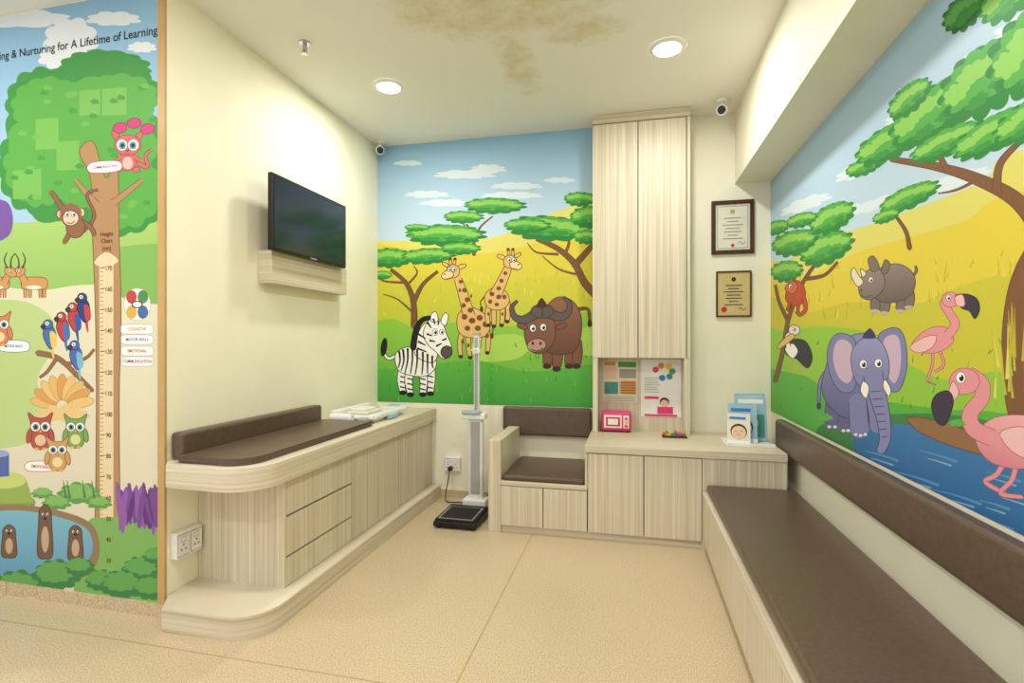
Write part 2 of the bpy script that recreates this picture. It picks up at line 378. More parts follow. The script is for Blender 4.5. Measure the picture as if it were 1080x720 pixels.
mb=P.done('savanna_wall_mural')

# ================= RIGHT MURAL
P=Paint('x',XR,(.8,YB-.002,.765,2.368),.07)
EX=1500
P.p([(790,-700),(EX,-1200),(EX,700),(790,700)],(150,198,232))
P.p([(790,60),(EX,-900),(EX,230),(790,300)],((92,164,220),(202,226,240)))
for x,y,rx,ry in ((850,215,30,7),(905,180,26,8),(960,120,30,8),(1040,60,40,10),(890,225,36,6),(1010,190,40,8),(1100,20,60,14),(925,215,30,6)):
    P.blob(x,y,rx,ry,8,.25,(218,233,243),0,-20)
P.s_([(790,300),(830,276),(870,252),(920,236),(980,214),(1040,190),(1100,150),(EX,60),(EX,600),(790,600)],((222,216,106),(222,202,62)),n=4)
P.s_([(790,318),(840,300),(900,268),(960,250),(1020,232),(1100,196),(EX,140),(EX,700),(790,600)],((228,206,60),(206,198,54)),n=4)
P.s_([(790,330),(850,330),(900,318),(960,322),(1020,300),(1100,290),(EX,300),(EX,760),(790,600)],((206,198,52),(174,196,52)),n=4)
P.s_([(790,366),(830,350),(870,344),(930,354),(960,384),(1010,402),(1090,392),(EX,430),(EX,800),(790,640)],((150,202,60),(76,168,58)),n=4)
P.s_([(790,414),(840,394),(880,414),(940,424),(1000,432),(1090,440),(EX,510),(EX,800),(790,640)],((88,180,60),(46,140,62)),n=4)
for i in range(120):
    x=random.uniform(820,1200); y=random.uniform(290,345)-(x-820)*.1
    P.l([(x,y),(x+random.uniform(-3,3),y-random.uniform(6,16))],2,.4,random.choice([(196,178,44),(186,190,58),(224,212,94)]),cap=False,n=2)
for i in range(90):
    x=random.uniform(820,1150); y=random.uniform(362,440)
    P.l([(x,y),(x+random.uniform(-3,3),y-random.uniform(4,9))],1.8,.4,random.choice([(80,170,60),(120,194,74),(60,150,62)]),cap=False,n=2)
# pond
P.s_([(862,452),(905,440),(960,436),(1010,438),(1080,450),(1200,470),(EX,520),(EX,900),(1100,640),(990,560),(920,510),(880,486)],((64,134,74),(54,122,68)),n=5)
P.s_([(900,462),(930,448),(985,452),(1030,472),(1090,486),(1200,520),(EX,600),(EX,900),(1100,620),(1020,566),(960,526),(915,494)],((60,126,186),(24,78,148)),n=5)
P.s_([(958,440),(1000,446),(1040,462),(1100,472),(1200,500),(1200,524),(1100,490),(1030,478),(975,458)],(148,108,74),(100,70,46),1)
for x,y,w in ((930,478,18),(965,500,26),(1010,520,26),(1040,545,30),(990,478,20),(1070,520,20),(1120,560,40),(1060,500,18),(1000,540,24),(1050,530,16),(950,515,16)):
    P.l([(x-w,y-w*.15),(x,y+w*.1),(x+w,y+w*.45)],.8,3,(84,146,200),cap=False)
    P.l([(x-w*.6,y+5),(x,y+6+w*.12),(x+w*.7,y+7+w*.3)],.6,2,(130,178,214),cap=False)
# left acacia
P.l([(818,402),(826,370),(832,336),(846,300),(862,276)],4,2.4,BR,BD); P.l([(832,340),(822,318),(818,300)],3,1.5,BR,BD)
P.l([(842,308),(836,290),(832,276)],3,1.5,BR); P.l([(850,294),(870,290),(884,276)],3,1.5,BR,BD)
P.canopy(830,286,18,12,-10); P.canopy(872,262,32,17,-22); P.canopy(838,256,26,14,-16); P.canopy(878,230,28,15,-28); P.canopy(820,240,14,8,-16); P.canopy(846,232,18,8,-16)
# second acacia
P.l([(960,262),(956,244),(944,226)],4,2,BR,BD); P.canopy(960,208,36,12,-24); P.canopy(935,228,16,7,-20)
# big tree
TB=(128,86,56)
P.l([(1104,500),(1084,420),(1084,340),(1104,280),(1160,220)],40,60,TB,BD)
P.l([(1110,262),(1076,214),(1034,190),(990,176),(940,168)],20,4,TB,BD); P.l([(1120,270),(1106,200),(1120,140),(1170,60)],26,12,TB,BD)
P.l([(1052,202),(1056,172),(1080,146)],9,4,TB,BD); P.l([(1000,180),(990,156),(1004,138)],6,3,TB,BD); P.l([(960,172),(930,166),(912,168)],4,2,BR); P.l([(1030,190),(1010,200),(990,204)],4,1.5,BR)
for a in ((912,176,22,9,-20),(940,150,44,18,-30),(985,120,56,28,-36),(1040,84,60,34,-40),(1000,150,46,14,-26),(1050,140,54,18,-30),(1100,50,70,44,-42),(960,104,30,14,-42),(1090,124,50,20,-32)):
    P.canopy(*a)
P.canopy(1018,12,30,17,-45,(40,110,60),(58,140,66),(90,168,80)); P.canopy(1070,-10,50,22,-45); P.canopy(1200,0,90,50,-40); P.canopy(1160,110,70,30,-40)
for i in range(26):
    x=random.uniform(1048,1110); y=random.uniform(372,420)
    P.l([(x,y),(x+random.uniform(-6,3),y-random.uniform(26,60))],3,.4,random.choice([(196,178,44),(186,190,58),(224,212,94)]),cap=False,n=2)
# red chameleon
RD=(196,76,56); RO=(120,36,28)
P.s_([(830,306),(836,296),(846,298),(850,310),(846,320),(836,322),(829,316)],RD,RO); P.s_([(828,304),(836,296),(842,302),(836,310)],(216,104,72),RO)
P.l([(848,314),(850,326),(844,332),(840,328)],4,1.5,RD,RO); P.l([(834,318),(830,328)],2.4,1.6,RD,RO); P.l([(842,320),(842,330)],2.4,1.6,RD,RO); P.eye(834,302,2)
# stork
P.l([(838,372),(836,394)],1.6,1.4,(210,150,110)); P.l([(846,372),(848,396)],1.6,1.4,(210,150,110))
P.s_([(828,366),(836,358),(850,360),(857,376),(852,388),(840,378),(830,374)],(44,46,60),(20,20,26)); P.s_([(828,368),(836,362),(842,370),(836,378)],Wt,K_)
P.l([(832,366),(830,356),(836,350)],4,4,Wt,K_); P.e(838,348,6,5.4,(246,226,220),0,K_); P.s_([(834,352),(822,362),(822,368),(838,356)],(226,190,106),RO); P.eye(838,347,1.8)
# rhino
Rh=(124,110,106); Ro=(70,60,60)
P.l([(962,292),(967,286),(966,280)],2,1.4,Rh,Ro)
for a in ([(924,312),(924,320),(923,326)],[(934,314),(934,322),(933,328)],[(950,310),(951,320),(950,326)],[(958,306),(960,314),(959,322)]):
    P.l(a,11,9,Rh,Ro); P.e(a[-1][0],a[-1][1]+2,4.6,2,(190,176,160))
P.s_([(918,292),(930,282),(946,278),(960,284),(966,296),(962,310),(948,318),(930,318),(919,308)],((146,130,124),(104,92,90)),Ro)
P.s_([(906,300),(910,290),(918,284),(928,284),(934,296),(930,308),(918,316),(908,312)],((150,134,126),(124,110,106)),Ro)
P.s_([(920,286),(916,274),(922,270),(928,282)],Rh,Ro); P.s_([(930,286),(934,274),(939,278),(936,288)],Rh,Ro)
P.s_([(905,302),(898,290),(901,282),(906,290),(911,297)],(232,222,200),Ro); P.s_([(910,292),(908,283),(914,288)],(232,222,200),Ro)
P.eye(919,295,2.4); P.e(909,306,1.2,1.4,Ro); P.l([(908,311),(914,313),(920,311)],.8,.8,Ro,cap=False)
# flamingo far
FP=(232,148,158); FO=(180,88,106); FL=(242,190,192)
P.l([(984,366),(984,384),(978,402)],2,1.6,FP,FO); P.l([(990,366),(996,384),(986,392)],2,1.6,FP,FO); P.l([(978,402),(988,406)],2,1.4,FO)
P.s_([(962,364),(974,350),(990,344),(1003,348),(1006,360),(994,370),(976,372)],FP,FO); P.s_([(960,366),(974,356),(988,354),(984,366),(970,372)],FL,FO)
P.l([(1000,354),(1008,342),(1002,330),(996,320),(1002,314)],9,7,FP,FO); P.e(1003,316,9,8,FP,0,FO)
P.s_([(1008,312),(1020,310),(1031,315),(1034,326),(1029,336),(1023,328),(1014,324)],(62,54,76),K_); P.s_([(1008,313),(1016,311),(1018,322),(1010,322)],FL,FO)
P.eye(1001,314,2.6)
# elephant
E1=(128,130,184); E2=(98,100,154); EO=(58,58,104)
P.l([(871,392),(865,404),(864,424)],3,2,E1,EO); P.e(864,428,2.4,4,EO)
for a,w in (([(880,420),(879,434),(878,444)],15),([(893,424),(893,438),(892,448)],14)):
    P.l(a,w,w+2,E2,EO)
P.s_([(870,392),(878,370),(894,356),(914,352),(930,368),(934,405),(926,432),(906,442),(886,438),(872,424),(867,408)],((140,142,194),(98,100,154)),EO)
for a,w in (([(905,424),(906,440),(907,452)],18),([(922,420),(925,436),(926,448)],15)):
    P.l(a,w,w+2,E1,EO)
for x,y in ((903,458),(908,459),(913,458),(875,450),(881,450),(890,454),(895,454)): P.e(x,y,2.4,2,(226,222,240),0,EO,.5)
P.s_([(903,362),(892,352),(880,354),(873,370),(875,392),(884,410),(896,414),(904,402)],E1,EO); P.s_([(899,366),(890,358),(882,362),(879,378),(884,396),(894,404),(900,394)],(206,178,204))
P.s_([(926,358),(936,347),(949,347),(956,362),(957,388),(950,410),(940,412),(932,396)],E1,EO); P.s_([(932,362),(940,353),(948,356),(951,374),(949,394),(943,404),(936,392)],(206,178,204))
P.s_([(898,376),(904,362),(918,354),(931,362),(938,380),(937,398),(928,412),(914,412),(902,400)],((152,154,202),(124,126,182)),EO)
P.l([(921,394),(926,416),(932,440),(934,462),(930,474)],20,8,(134,136,188),EO)
for k in range(7): 
    y=412+k*8; x=925+k*1.4; P.l([(x-6+k*.4,y+1),(x+6-k*.4,y)],.9,.7,EO,cap=False)
P.s_([(911,402),(908,412),(914,420),(917,408)],(250,246,230),EO); P.s_([(934,400),(940,410),(938,418),(932,408)],(250,246,230),EO)
P.eye(911,384,4); P.eye(927,383,4); P.s_([(910,356),(918,346),(924,356)],EO)
# flamingo near
P.l([(1064,480),(1052,500),(1040,508),(1060,520)],5,3.5,FP,FO); P.l([(1074,484),(1068,506),(1056,520),(1078,524)],5,3.5,FP,FO)
P.s_([(1030,462),(1040,446),(1060,438),(1090,440),(1110,458),(1104,482),(1080,494),(1052,490),(1036,478)],((240,174,178),(222,130,146)),FO)
P.s_([(1056,456),(1080,450),(1110,462),(1112,490),(1088,486),(1066,474)],FL,FO)
P.l([(1048,462),(1028,452),(1024,436),(1036,420),(1036,404),(1022,394)],17,14,FP,FO)
P.e(1018,402,16,14,FP,0,FO)
P.s_([(1006,402),(1000,414),(994,420),(1004,424),(1012,414)],FL,FO); P.s_([(1000,412),(988,416),(983,428),(988,444),(997,448),(1004,434),(1006,420)],(62,54,76),K_)
P.eye(1014,398,5)
for x,y in ((1010,446),(870,440),(1090,520)): P.blob(x,y,10,4,7,.3,(96,180,72))
mr=P.done('savanna_wall_mural')

# ================= LEFT MURAL
P=Paint('y',YF,(-3.7,XL-.036,.06,ZC-.005),.10)
P.p([(-400,-100),(180,-100),(180,260),(-400,260)],((96,166,220),(170,210,236)))
for x,y,rx,ry in ((20,20,60,10),(75,40,30,22),(120,20,30,8),(62,60,22,14),(150,50,16,6),(-30,50,30,20)):
    P.blob(x,y,rx,ry,8,.2,(230,238,245))
P.s_([(-200,240),(-60,225),(20,235),(100,225),(240,235),(240,330),(-200,330)],((176,212,110),(140,196,90)))
P.s_([(-200,310),(-40,300),(40,306),(100,300),(240,306),(240,620),(-200,620)],((228,226,190),(226,214,190)))
P.s_([(-60,330),(10,316),(50,330),(60,360),(40,400),(50,440),(20,470),(-60,460)],(188,214,130))
P.s_([(120,262),(240,262),(240,310),(150,320),(118,300)],(130,190,86))
for a in ((90,160,92,84),(50,110,46,40),(120,100,52,34),(40,175,44,52),(130,200,50,50),(110,72,50,20)):
    P.blob(*a,13,.1,(58,152,62),.3)
for a in ((90,150,80,70),(50,112,38,32),(125,105,44,28),(40,175,36,44),(130,200,42,42)):
    P.blob(*a,12,.1,(88,176,66),.9)
for x0,y0,x1,y1 in ((84,96,106,122),(108,94,134,122),(14,180,44,210),(38,126,62,158),(60,150,84,180)):
    P.p([(x0,y0),(x1,y0-2),(x1,y1-1),(x0,y1)],(118,192,80))
for i in range(40):
    x=random.uniform(10,165); y=random.uniform(75,235); P.blob(x,y,5,3,5,.3,random.choice([(70,160,60),(110,188,78)]))
TR=(184,140,92); TO=(132,92,54)
P.s_([(99,150),(112,188),(124,170),(126,250),(128,330),(126,430),(128,560),(134,626),(92,626),(100,560),(102,430),(101,330),(98,250),(96,190),(84,160)],TR,TO,1)
P.l([(120,214),(150,190)],7,3,TR,TO); P.l([(102,216),(80,190)],7,3,TR,TO)
P.p([(105,272),(120,270),(120,600),(106,597)],(236,214,168)); P.s_([(100,276),(112,266),(125,274),(118,280),(106,281)],(236,214,168))
for i in range(15):
    y=282+i*22; P.p([(106,y),(111,y-.4),(111,y+.6),(106,y+1)],(120,70,40))
    for k in range(1,5): P.p([(106,y+k*4.4),(109,y+k*4.4),(109,y+k*4.4+.7),(106,y+k*4.4+.7)],(150,100,60))
MK=(150,98,66); MO=(90,56,40)
P.l([(88,244),(100,228),(92,206),(104,200)],3,1.6,MK,MO); P.l([(70,228),(60,210),(54,202)],5,3.4,MK,MO); P.l([(84,232),(96,240),(100,248)],5,3.4,MK,MO); P.l([(74,246),(68,256)],5,3.4,MK,MO)
P.e(80,240,10,11,MK,0,MO); P.e(64,226,4,4.6,(226,184,150),0,MO); P.e(86,224,4,4.6,(226,184,150),0,MO); P.blob(75,226,12,12,10,.1,MK); P.e(75,230,8.5,8,(236,202,168),0,MO); P.eye(71,226,2.4); P.eye(78,226,2.4); P.l([(71,234),(75,236),(79,233)],.9,.9,MO,cap=False)
def owl(x,y,r,c,o,bel):
    P.s_([(x-r*.8,y-r*.5),(x-r*1.0,y-r*1.4),(x-r*.4,y-r*1.0),(x+r*.4,y-r*1.0),(x+r*1.0,y-r*1.4),(x+r*.8,y-r*.5),(x+r*.85,y+r*.6),(x+r*.5,y+r*1.5),(x-r*.5,y+r*1.5),(x-r*.85,y+r*.6)],c,o)
    P.e(x,y+r*.85,r*.45,r*.45,bel); P.e(x-r*.4,y-r*.25,r*.4,r*.4,(250,244,226),0,o,.5); P.e(x+r*.4,y-r*.25,r*.4,r*.4,(250,244,226),0,o,.5)
    P.e(x-r*.38,y-r*.22,r*.24,r*.26,(90,140,160)); P.e(x+r*.38,y-r*.22,r*.24,r*.26,(90,140,160)); P.e(x-r*.38,y-r*.22,r*.12,r*.14,(15,15,15)); P.e(x+r*.38,y-r*.22,r*.12,r*.14,(15,15,15))
    P.s_([(x-r*.13,y+r*.05),(x+r*.13,y+r*.05),(x,y+r*.3)],(230,180,80),o,.5); P.e(x-r*.9,y+r*.5,r*.22,r*.6,c,10,o); P.e(x+r*.9,y+r*.5,r*.22,r*.6,c,-10,o)
    P.e(x-r*.3,y+r*1.55,r*.2,r*.12,(230,170,80)); P.e(x+r*.3,y+r*1.55,r*.2,r*.12,(230,170,80))
# pink lemur
PK=(218,104,104); PO=(150,56,66)
P.l([(146,172),(156,176),(154,164),(160,158)],4,2,PK,PO)
P.e(126,178,4,3,PK,0,PO); P.e(144,179,4,3,PK,0,PO); P.e(135,170,9.5,10,PK,0,PO); P.e(135,172,5.5,6.5,(240,186,176)); P.l([(127,166),(121,172)],4,3,PK,PO); P.l([(143,166),(149,170)],4,3,PK,PO)
P.s_([(122,148),(118,138),(126,142)],PK,PO); P.s_([(148,148),(152,138),(144,142)],PK,PO)
P.e(135,153,14,11,PK,0,PO); P.e(129,153,6,6.4,(236,222,214),0,PO,.5); P.e(141,153,6,6.4,(236,222,214),0,PO,.5); P.e(129.5,153.5,3.6,4,(70,150,190)); P.e(140.5,153.5,3.6,4,(70,150,190)); P.e(129.5,153.5,1.8,2,K_); P.e(140.5,153.5,1.8,2,K_)
P.e(135,159,1.6,1.1,PO); P.l([(132,161),(135,162.5),(138,161)],.8,.8,PO,cap=False)
for x,y in ((127,135),(142,130),(156,136)): P.e(x,y,7.4,5.6,(214,60,126),-8,(150,30,80))
def antel(x,y,f):
    A=(218,154,84); AO=(130,84,44)
    for dx in (-9,-4,7,11): P.l([(x+dx*f,y+6),(x+dx*f,y+18)],3,2,A,AO)
    P.s_([(x-12,y-2),(x,y-4),(x+13,y-2),(x+13,y+8),(x,y+9),(x-12,y+8)],A,AO); P.e(x,y+7,8,2.2,(250,236,210))
    P.l([(x-9*f,y+2),(x-14*f,y-8)],7,5,A,AO); P.s_([(x-10*f,y-14),(x-18*f,y-14),(x-22*f,y-6),(x-16*f,y-4),(x-10*f,y-8)],A,AO)
    P.l([(x-12*f,y-13),(x-9*f,y-22),(x-12*f,y-30)],2,1,(90,60,50)); P.l([(x-16*f,y-13),(x-16*f,y-22),(x-20*f,y-29)],2,1,(90,60,50)); P.eye(x-15*f,y-10,1.6)
antel(36,296,1); antel(-4,296,-1)
P.s_([(-20,214),(6,212),(14,230),(8,250),(-20,256)],(126,84,172))
P.e(145,321,14,17,(250,248,240),0,(200,190,170))
for x,y,c in ((139,313,(204,70,70)),(151,313,(80,146,80)),(139,329,(230,176,70)),(151,329,(70,112,176))): P.e(x,y,5.6,7,c)
P.e(145,321,6,4,(60,60,60)); P.e(145,321,4.6,2.8,(250,250,250))
for y in (347,358,370,381): P.s_([(130,y-4.5),(145,y-5),(160,y-4.5),(162,y),(160,y+4.5),(145,y+5),(130,y+4.5),(128,y)],(250,250,248),(190,180,190),.7)
P.s_([(96,172),(125,170),(126,180),(96,182)],(250,250,248),(200,60,110),.7); P.s_([(30,487),(56,487),(57,496),(29,496)],(250,250,248),(190,90,60),.7); P.s_([(2,360),(28,360),(29,370),(2,370)],(250,250,248),(60,120,180),.7)
P.l([(40,372),(62,378),(84,398),(98,412)],5,3,(150,104,68),TO); P.l([(60,378),(50,392),(42,398)],3,1.5,(150,104,68),TO); P.l([(70,384),(90,378),(100,368)],3,1.5,(150,104,68),TO)
for x,y,c1,c2 in ((52,350,(70,110,190),(240,204,80)),(66,342,(204,60,62),(60,120,200)),(78,332,(204,60,62),(50,90,180)),(88,322,(46,64,136),(204,66,66)),(80,372,(70,110,190),(120,186,214))):
    P.l([(x+2,y+8),(x+5,y+28)],5,1.5,c2); P.s_([(x-6,y),(x,y-8),(x+6,y-2),(x+7,y+10),(x+2,y+18),(x-4,y+10)],c1,K_); P.s_([(x+1,y),(x+7,y+2),(x+8,y+14),(x+3,y+16)],c2)
    P.e(x-1,y-8,5,5,c1,0,K_); P.s_([(x-5,y-9),(x-9,y-6),(x-6,y-2),(x-3,y-5)],(60,50,50)); P.e(x-2,y-9,2,2,(255,255,255)); P.e(x-2,y-9,.9,.9,K_)
for k in range(9):
    a=math.radians(-90+(k-4)*20); x=66+math.cos(a)*20; y=428+math.sin(a)*20
    P.e(x,y,14,5.5,((232,186,104),(224,160,80),(236,196,120))[k%3],math.degrees(a),(196,140,74),.6)
P.blob(66,436,30,9,11,.3,(236,200,130))
owl(43,453,13,(190,80,66),(116,50,40),(230,196,156)); owl(80,453,12,(126,168,82),(70,108,54),(220,222,150)); owl(61,477,12,(214,158,90),(146,92,46),(240,216,164))
owl(0,345,12,(216,130,80),(140,80,44),(240,214,160))
P.e(8,530,30,12,(126,166,70)); P.p([(-30,505),(28,505),(36,530),(-30,532)],(150,184,78)); P.e(4,506,24,9,(204,216,110)); P.p([(-20,478),(10,478),(10,502),(-20,504)],(80,106,176)); P.e(-2,478,12,4,(150,170,220))
P.s_([(90,560),(120,545),(240,548),(240,660),(90,660)],(126,184,92))
for i in range(44):
    x=random.uniform(124,172); y=random.uniform(546,558)
    P.e(x,y-18,3.0,random.uniform(14,26),random.choice([(128,74,158),(150,94,180),(104,54,136)]),random.uniform(-14,14))
for x,y,r in ((84,520,24),(60,530,16),(105,530,14),(45,520,12)): P.blob(x,y,r,r*.5,9,.2,(96,162,76)); P.blob(x,y-2,r*.8,r*.35,8,.2,(132,190,92))
for x in (70,74,90,100): P.l([(x,525),(x-3,506)],3,.5,(70,136,70),cap=False)
P.s_([(-200,545),(-40,535),(20,532),(70,540),(100,556),(104,590),(80,612),(20,616),(-200,606)],(150,124,90))
P.s_([(-200,552),(-40,542),(20,538),(66,546),(94,560),(96,586),(74,604),(20,608),(-200,600)],((124,188,214),(80,150,196)))
OT=(120,88,66); OO=(70,48,38)
for x,y,h in ((48,566,46),(80,576,30),(10,574,28)):
    P.s_([(x-8,y+h*.4),(x-7,y-h*.3),(x-6,y-h*.6),(x,y-h*.75),(x+6,y-h*.6),(x+7,y-h*.3),(x+8,y+h*.4),(x,y+h*.5)],OT,OO); P.e(x,y+h*.05,4,h*.3,(200,170,140)); P.eye(x-2.4,y-h*.52,1.5); P.eye(x+2.4,y-h*.52,1.5); P.e(x,y-h*.42,1.8,1.2,K_)
for x,y,r in ((60,606,26),(85,598,16),(20,620,30),(-20,612,24),(108,612,18),(150,600,22),(165,586,14),(130,616,24),(160,620,20)):
    P.blob(x,y,r,r*.65,11,.15,(60,136,74)); P.blob(x-2,y-3,r*.8,r*.45,10,.15,(100,172,84))
ml=P.done('height_chart_wall_mural')
text('Caring & Nurturing for A Lifetime of Learning',P,72,48,12.4,(40,36,44),ml,'mural_title',.0005)
text('Height',P,113,247,6.5,(110,60,30),ml,'chart_label_a'); text('Chart',P,113,254,6.5,(110,60,30),ml,'chart_label_b'); text('(cm)',P,113,262,6.5,(110,60,30),ml,'chart_label_c')
for i in range(15): text(str(170-10*i),P,115,283+i*22,6.5,(120,60,30),ml,'chart_number')
for t,y,c in (('COGNITIVE',347,(190,150,40)),('MOTOR SKILLS',358,(50,100,180)),('EMOTIONAL',370,(190,90,50)),('COMMUNICATION',381,(190,50,110))): text(t,P,145,y,4.4,c,ml,'label_text',.0001)
text('COMMUNICATION',P,111,176,3.8,(190,50,110),ml,'label_text',.0001); text('EMOTIONAL',P,43,492,4.4,(190,90,50),ml,'label_text',.0001); text('MOTOR SKILLS',P,15,365,3.8,(50,100,180),ml,'label_text',.0001)

# ---------------------------------------------------------------- left changing counter
XW=XL+.002
def rounded(x0,x1,y0,y1,r,far=None):
    pts=[(x0,y0)]
    for k in range(17):
        a=-math.pi/2+math.pi/2*k/16; pts.append((x1-r+r*math.cos(a),y0+r+r*math.sin(a)))
    pts.append((x1,y1))
    if far is None: pts.append((x0,y1))
    else: pts+=[(far,y1),(far,YF+.004),(far+.02,YF-.016)]
    return pts
b=B('changing_table_cabinet')
b.prism(rounded(-1.97,-1.49,1.81,YB-.014,.17,XW),0,.10,M['woodh'],.004)
b.box(XW,-1.592,2.085,YB-.003,.10,.612,M['woodv'])
b.prism(rounded(-1.97,-1.53,1.83,YB-.003,.17,XW),.612,.71,M['woodh'],.004)
fx0,fx1=-1.589,-1.57
b.box(-1.594,-1.588,2.095,YB-.01,.102,.612,M['gap'])
b.box(-1.594,-1.57,2.083,2.097,.10,.612,M['woodv'])
for z0,z1 in ((.102,.233),(.243,.425),(.435,.612)): b.box(fx0,fx1,2.099,2.672,z0,z1,M['woodv'],.0015)
ys=[2.675,2.984,3.290,3.594,3.895]
for i in range(4): b.box(fx0,fx1,ys[i]+.0025,ys[i+1]-.0025,.102,.604,M['woodv'],.0015)
b.done()
b=B('changing_pad')
b.prism(rounded(-1.973,-1.60,1.875,3.0,.12),.711,.742,M['brown'],.012,4)
b.box(XL+.006,-1.975,1.925,3.0,.711,.835,M['brown'],.016,4)
b.done()
b=B('baby_scale')
b.box(-1.93,-1.66,3.12,3.52,.711,.735,M['white'],.008,3)
b.prism([(-1.95,3.08),(-1.64,3.08),(-1.64,3.56),(-1.95,3.56)],.735,.745,M['white'])
b.box(-1.97,-1.93,3.08,3.56,.737,.785,M['white'],.01,3); b.box(-1.66,-1.63,3.08,3.56,.737,.765,M['white'],.008,3)
b.box(-1.645,-1.615,3.25,3.38,.715,.745,M['sky'],.003)
b.done()
b=B('wet_wipes_pack'); b.box(-1.90,-1.74,3.64,3.82,.711,.745,M['white'],.012,3); b.box(-1.86,-1.78,3.69,3.77,.743,.752,M['sky'],.004); b.done()
b=B('folded_cloth'); b.box(-1.92,-1.76,3.2,3.42,.746,.768,M['paper'],.01,3); b.box(-1.90,-1.78,3.22,3.36,.767,.785,M['white'],.008,3); b.done()
b=B('rolled_towel'); b.cyl((-1.86,3.04,.743),.032,.16,M['white'],'x',bev=.008); b.cyl((-1.70,3.04,.733),.022,.07,M['grey'],'x',bev=.006); b.done()
def socket(name,axis,px,s0,s1,z0,z1,n=2):
    b=B(name)
    def bx(d0,d1,a0,a1,c0,c1,m,bev=0):
        if axis=='x': b.box(px+d0,px+d1,a0,a1,c0,c1,m,bev)
        else: b.box(a0,a1,px-d1,px-d0,c0,c1,m,bev)
    bx(0,.035,s0,s1,z0,z1,M['white'],.005)
    w=(s1-s0)/n
    for i in range(n):
        c=s0+w*(i+.5); zc=(z0+z1)/2
        bx(.035,.037,c-w*.44,c+w*.44,zc-.050,zc+.050,M['grey']); bx(.0365,.038,c-w*.41,c+w*.41,zc-.046,zc+.046,M['white'])
        bx(.037,.041,c-w*.2,c+w*.2,zc+.018,zc+.036,M['white'],.001); bx(.0375,.0385,c-w*.23,c+w*.23,zc+.015,zc+.039,M['grey'])
        for dx,dz in ((0,.002),(-.011,-.02),(.011,-.02)): bx(.037,.0388,c+dx-.003,c+dx+.003,zc+dz-.004,zc+dz+.004,M['black'])
    return b.done()
socket('wall_socket','x',XL+.001,1.93,2.075,.25,.37,2)
socket('wall_socket','y',YB-.001,-1.45,-1.32,.21,.33,2)
b=B('tv_wall_shelf')
b.box(XL+.001,-1.965,2.50,3.28,1.58,1.765,M['woodh'],.003); b.done()
b=B('television')
T=Matrix.Translation(Vector((-1.93,2.82,1.97)))@Matrix.Rotation(math.radians(0),4,'Z')
b.box(-.02,.012,-.375,.375,-.215,.215,M['black'],.006,2,T); b.box(.011,.0135,-.362,.362,-.198,.203,M['screen'],0,2,T)
b.box(-.05,-.02,-.22,.22,-.14,.13,M['black'],.01,2,T); b.box(-.118,-.05,-.10,.10,-.09,.09,M['black'],.004,2,T)
b.box(.012,.0145,-.03,.03,-.211,-.204,M['grey'],0,2,T)
b.done()
# ---------------------------------------------------------------- back furniture
b=B('storage_cabinet')
y0=3.25
b.box(-.91,.445,3.275,YB-.013,0,.045,M['woodh'])
b.box(-.913,-.83,y0,3.842,.0,.60,M['woodv'],.003)
b.box(-.83,-.265,3.272,YB-.013,.045,.31,M['gap']); b.box(-.83,-.265,y0,YB-.013,.31,.338,M['woodh'],.002)
for x0,x1 in ((-.827,-.551),(-.545,-.268)): b.box(x0,x1,y0,3.272,.05,.305,M['woodv'],.0015)
b.box(-.262,.885,3.274,YB-.013,.045,.552,M['woodv']); b.box(-.262,.42,3.270,3.276,.047,.552,M['gap'])
b.box(-.28,-.264,y0,YB-.013,.338,.552,M['woodv'])
for x0,x1 in ((-.261,.077),(.083,.416)): b.box(x0,x1,y0,3.272,.05,.546,M['woodv'],.0015)
b.box(.420,.885,y0,3.276,0,.552,M['woodv'])
b.box(-.28,.885,y0-.012,YB-.003,.552,.60,M['woodh'],.003)
b.box(-.265,-.228,3.715,YB-.003,.60,1.135,M['woodv'],.002); b.box(.362,.40,3.715,YB-.003,.60,1.135,M['woodv'],.002)
b.box(-.228,.362,YB-.02,YB-.003,.60,1.135,M['woodv'])
b.box(-.265,.40,3.734,YB-.003,1.135,2.80,M['woodv']); b.box(-.264,.399,3.73,3.736,1.137,2.80,M['gap']); b.box(-.267,.402,3.712,YB-.003,2.806,ZC-.002,M['woodh'],.002)
for x0,x1 in ((-.265,.0485),(.0545,.374)): b.box(x0,x1,3.71,3.732,1.135,2.799,M['woodv'],.0015)
b.box(.380,.40,3.71,3.735,1.135,2.80,M['woodv'])
b.done()
b=B('seat_cushion'); b.box(-.822,-.285,3.262,3.843,.34,.375,M['brown'],.014,4); b.done()
b=B('backrest_cushion'); b.box(-.965,-.285,3.845,YB-.006,.53,.748,M['brown'],.018,4); b.done()
b=B('wall_bench')
b.box(.45,XR-.002,.2,3.236,0,.045,M['woodh']); b.box(.445,XR-.002,.2,3.236,.045,.32,M['gap'])
yy=3.236
while yy>.25:
    y2=max(.2,yy-.6); b.box(.425,.446,y2+.003,yy-.002,.05,.314,M['woodv'],.0015); yy=y2
b.box(.42,XR-.002,.2,3.236,.32,.352,M['woodh'],.003)
b.done()
b=B('bench_cushion'); b.box(.44,.925,.22,3.230,.354,.40,M['brown'],.016,4); b.done()
b=B('padded_wall_backrest'); b.box(.893,XR-.006,.25,3.55,.575,.76,M['brown'],.02,4); b.done()

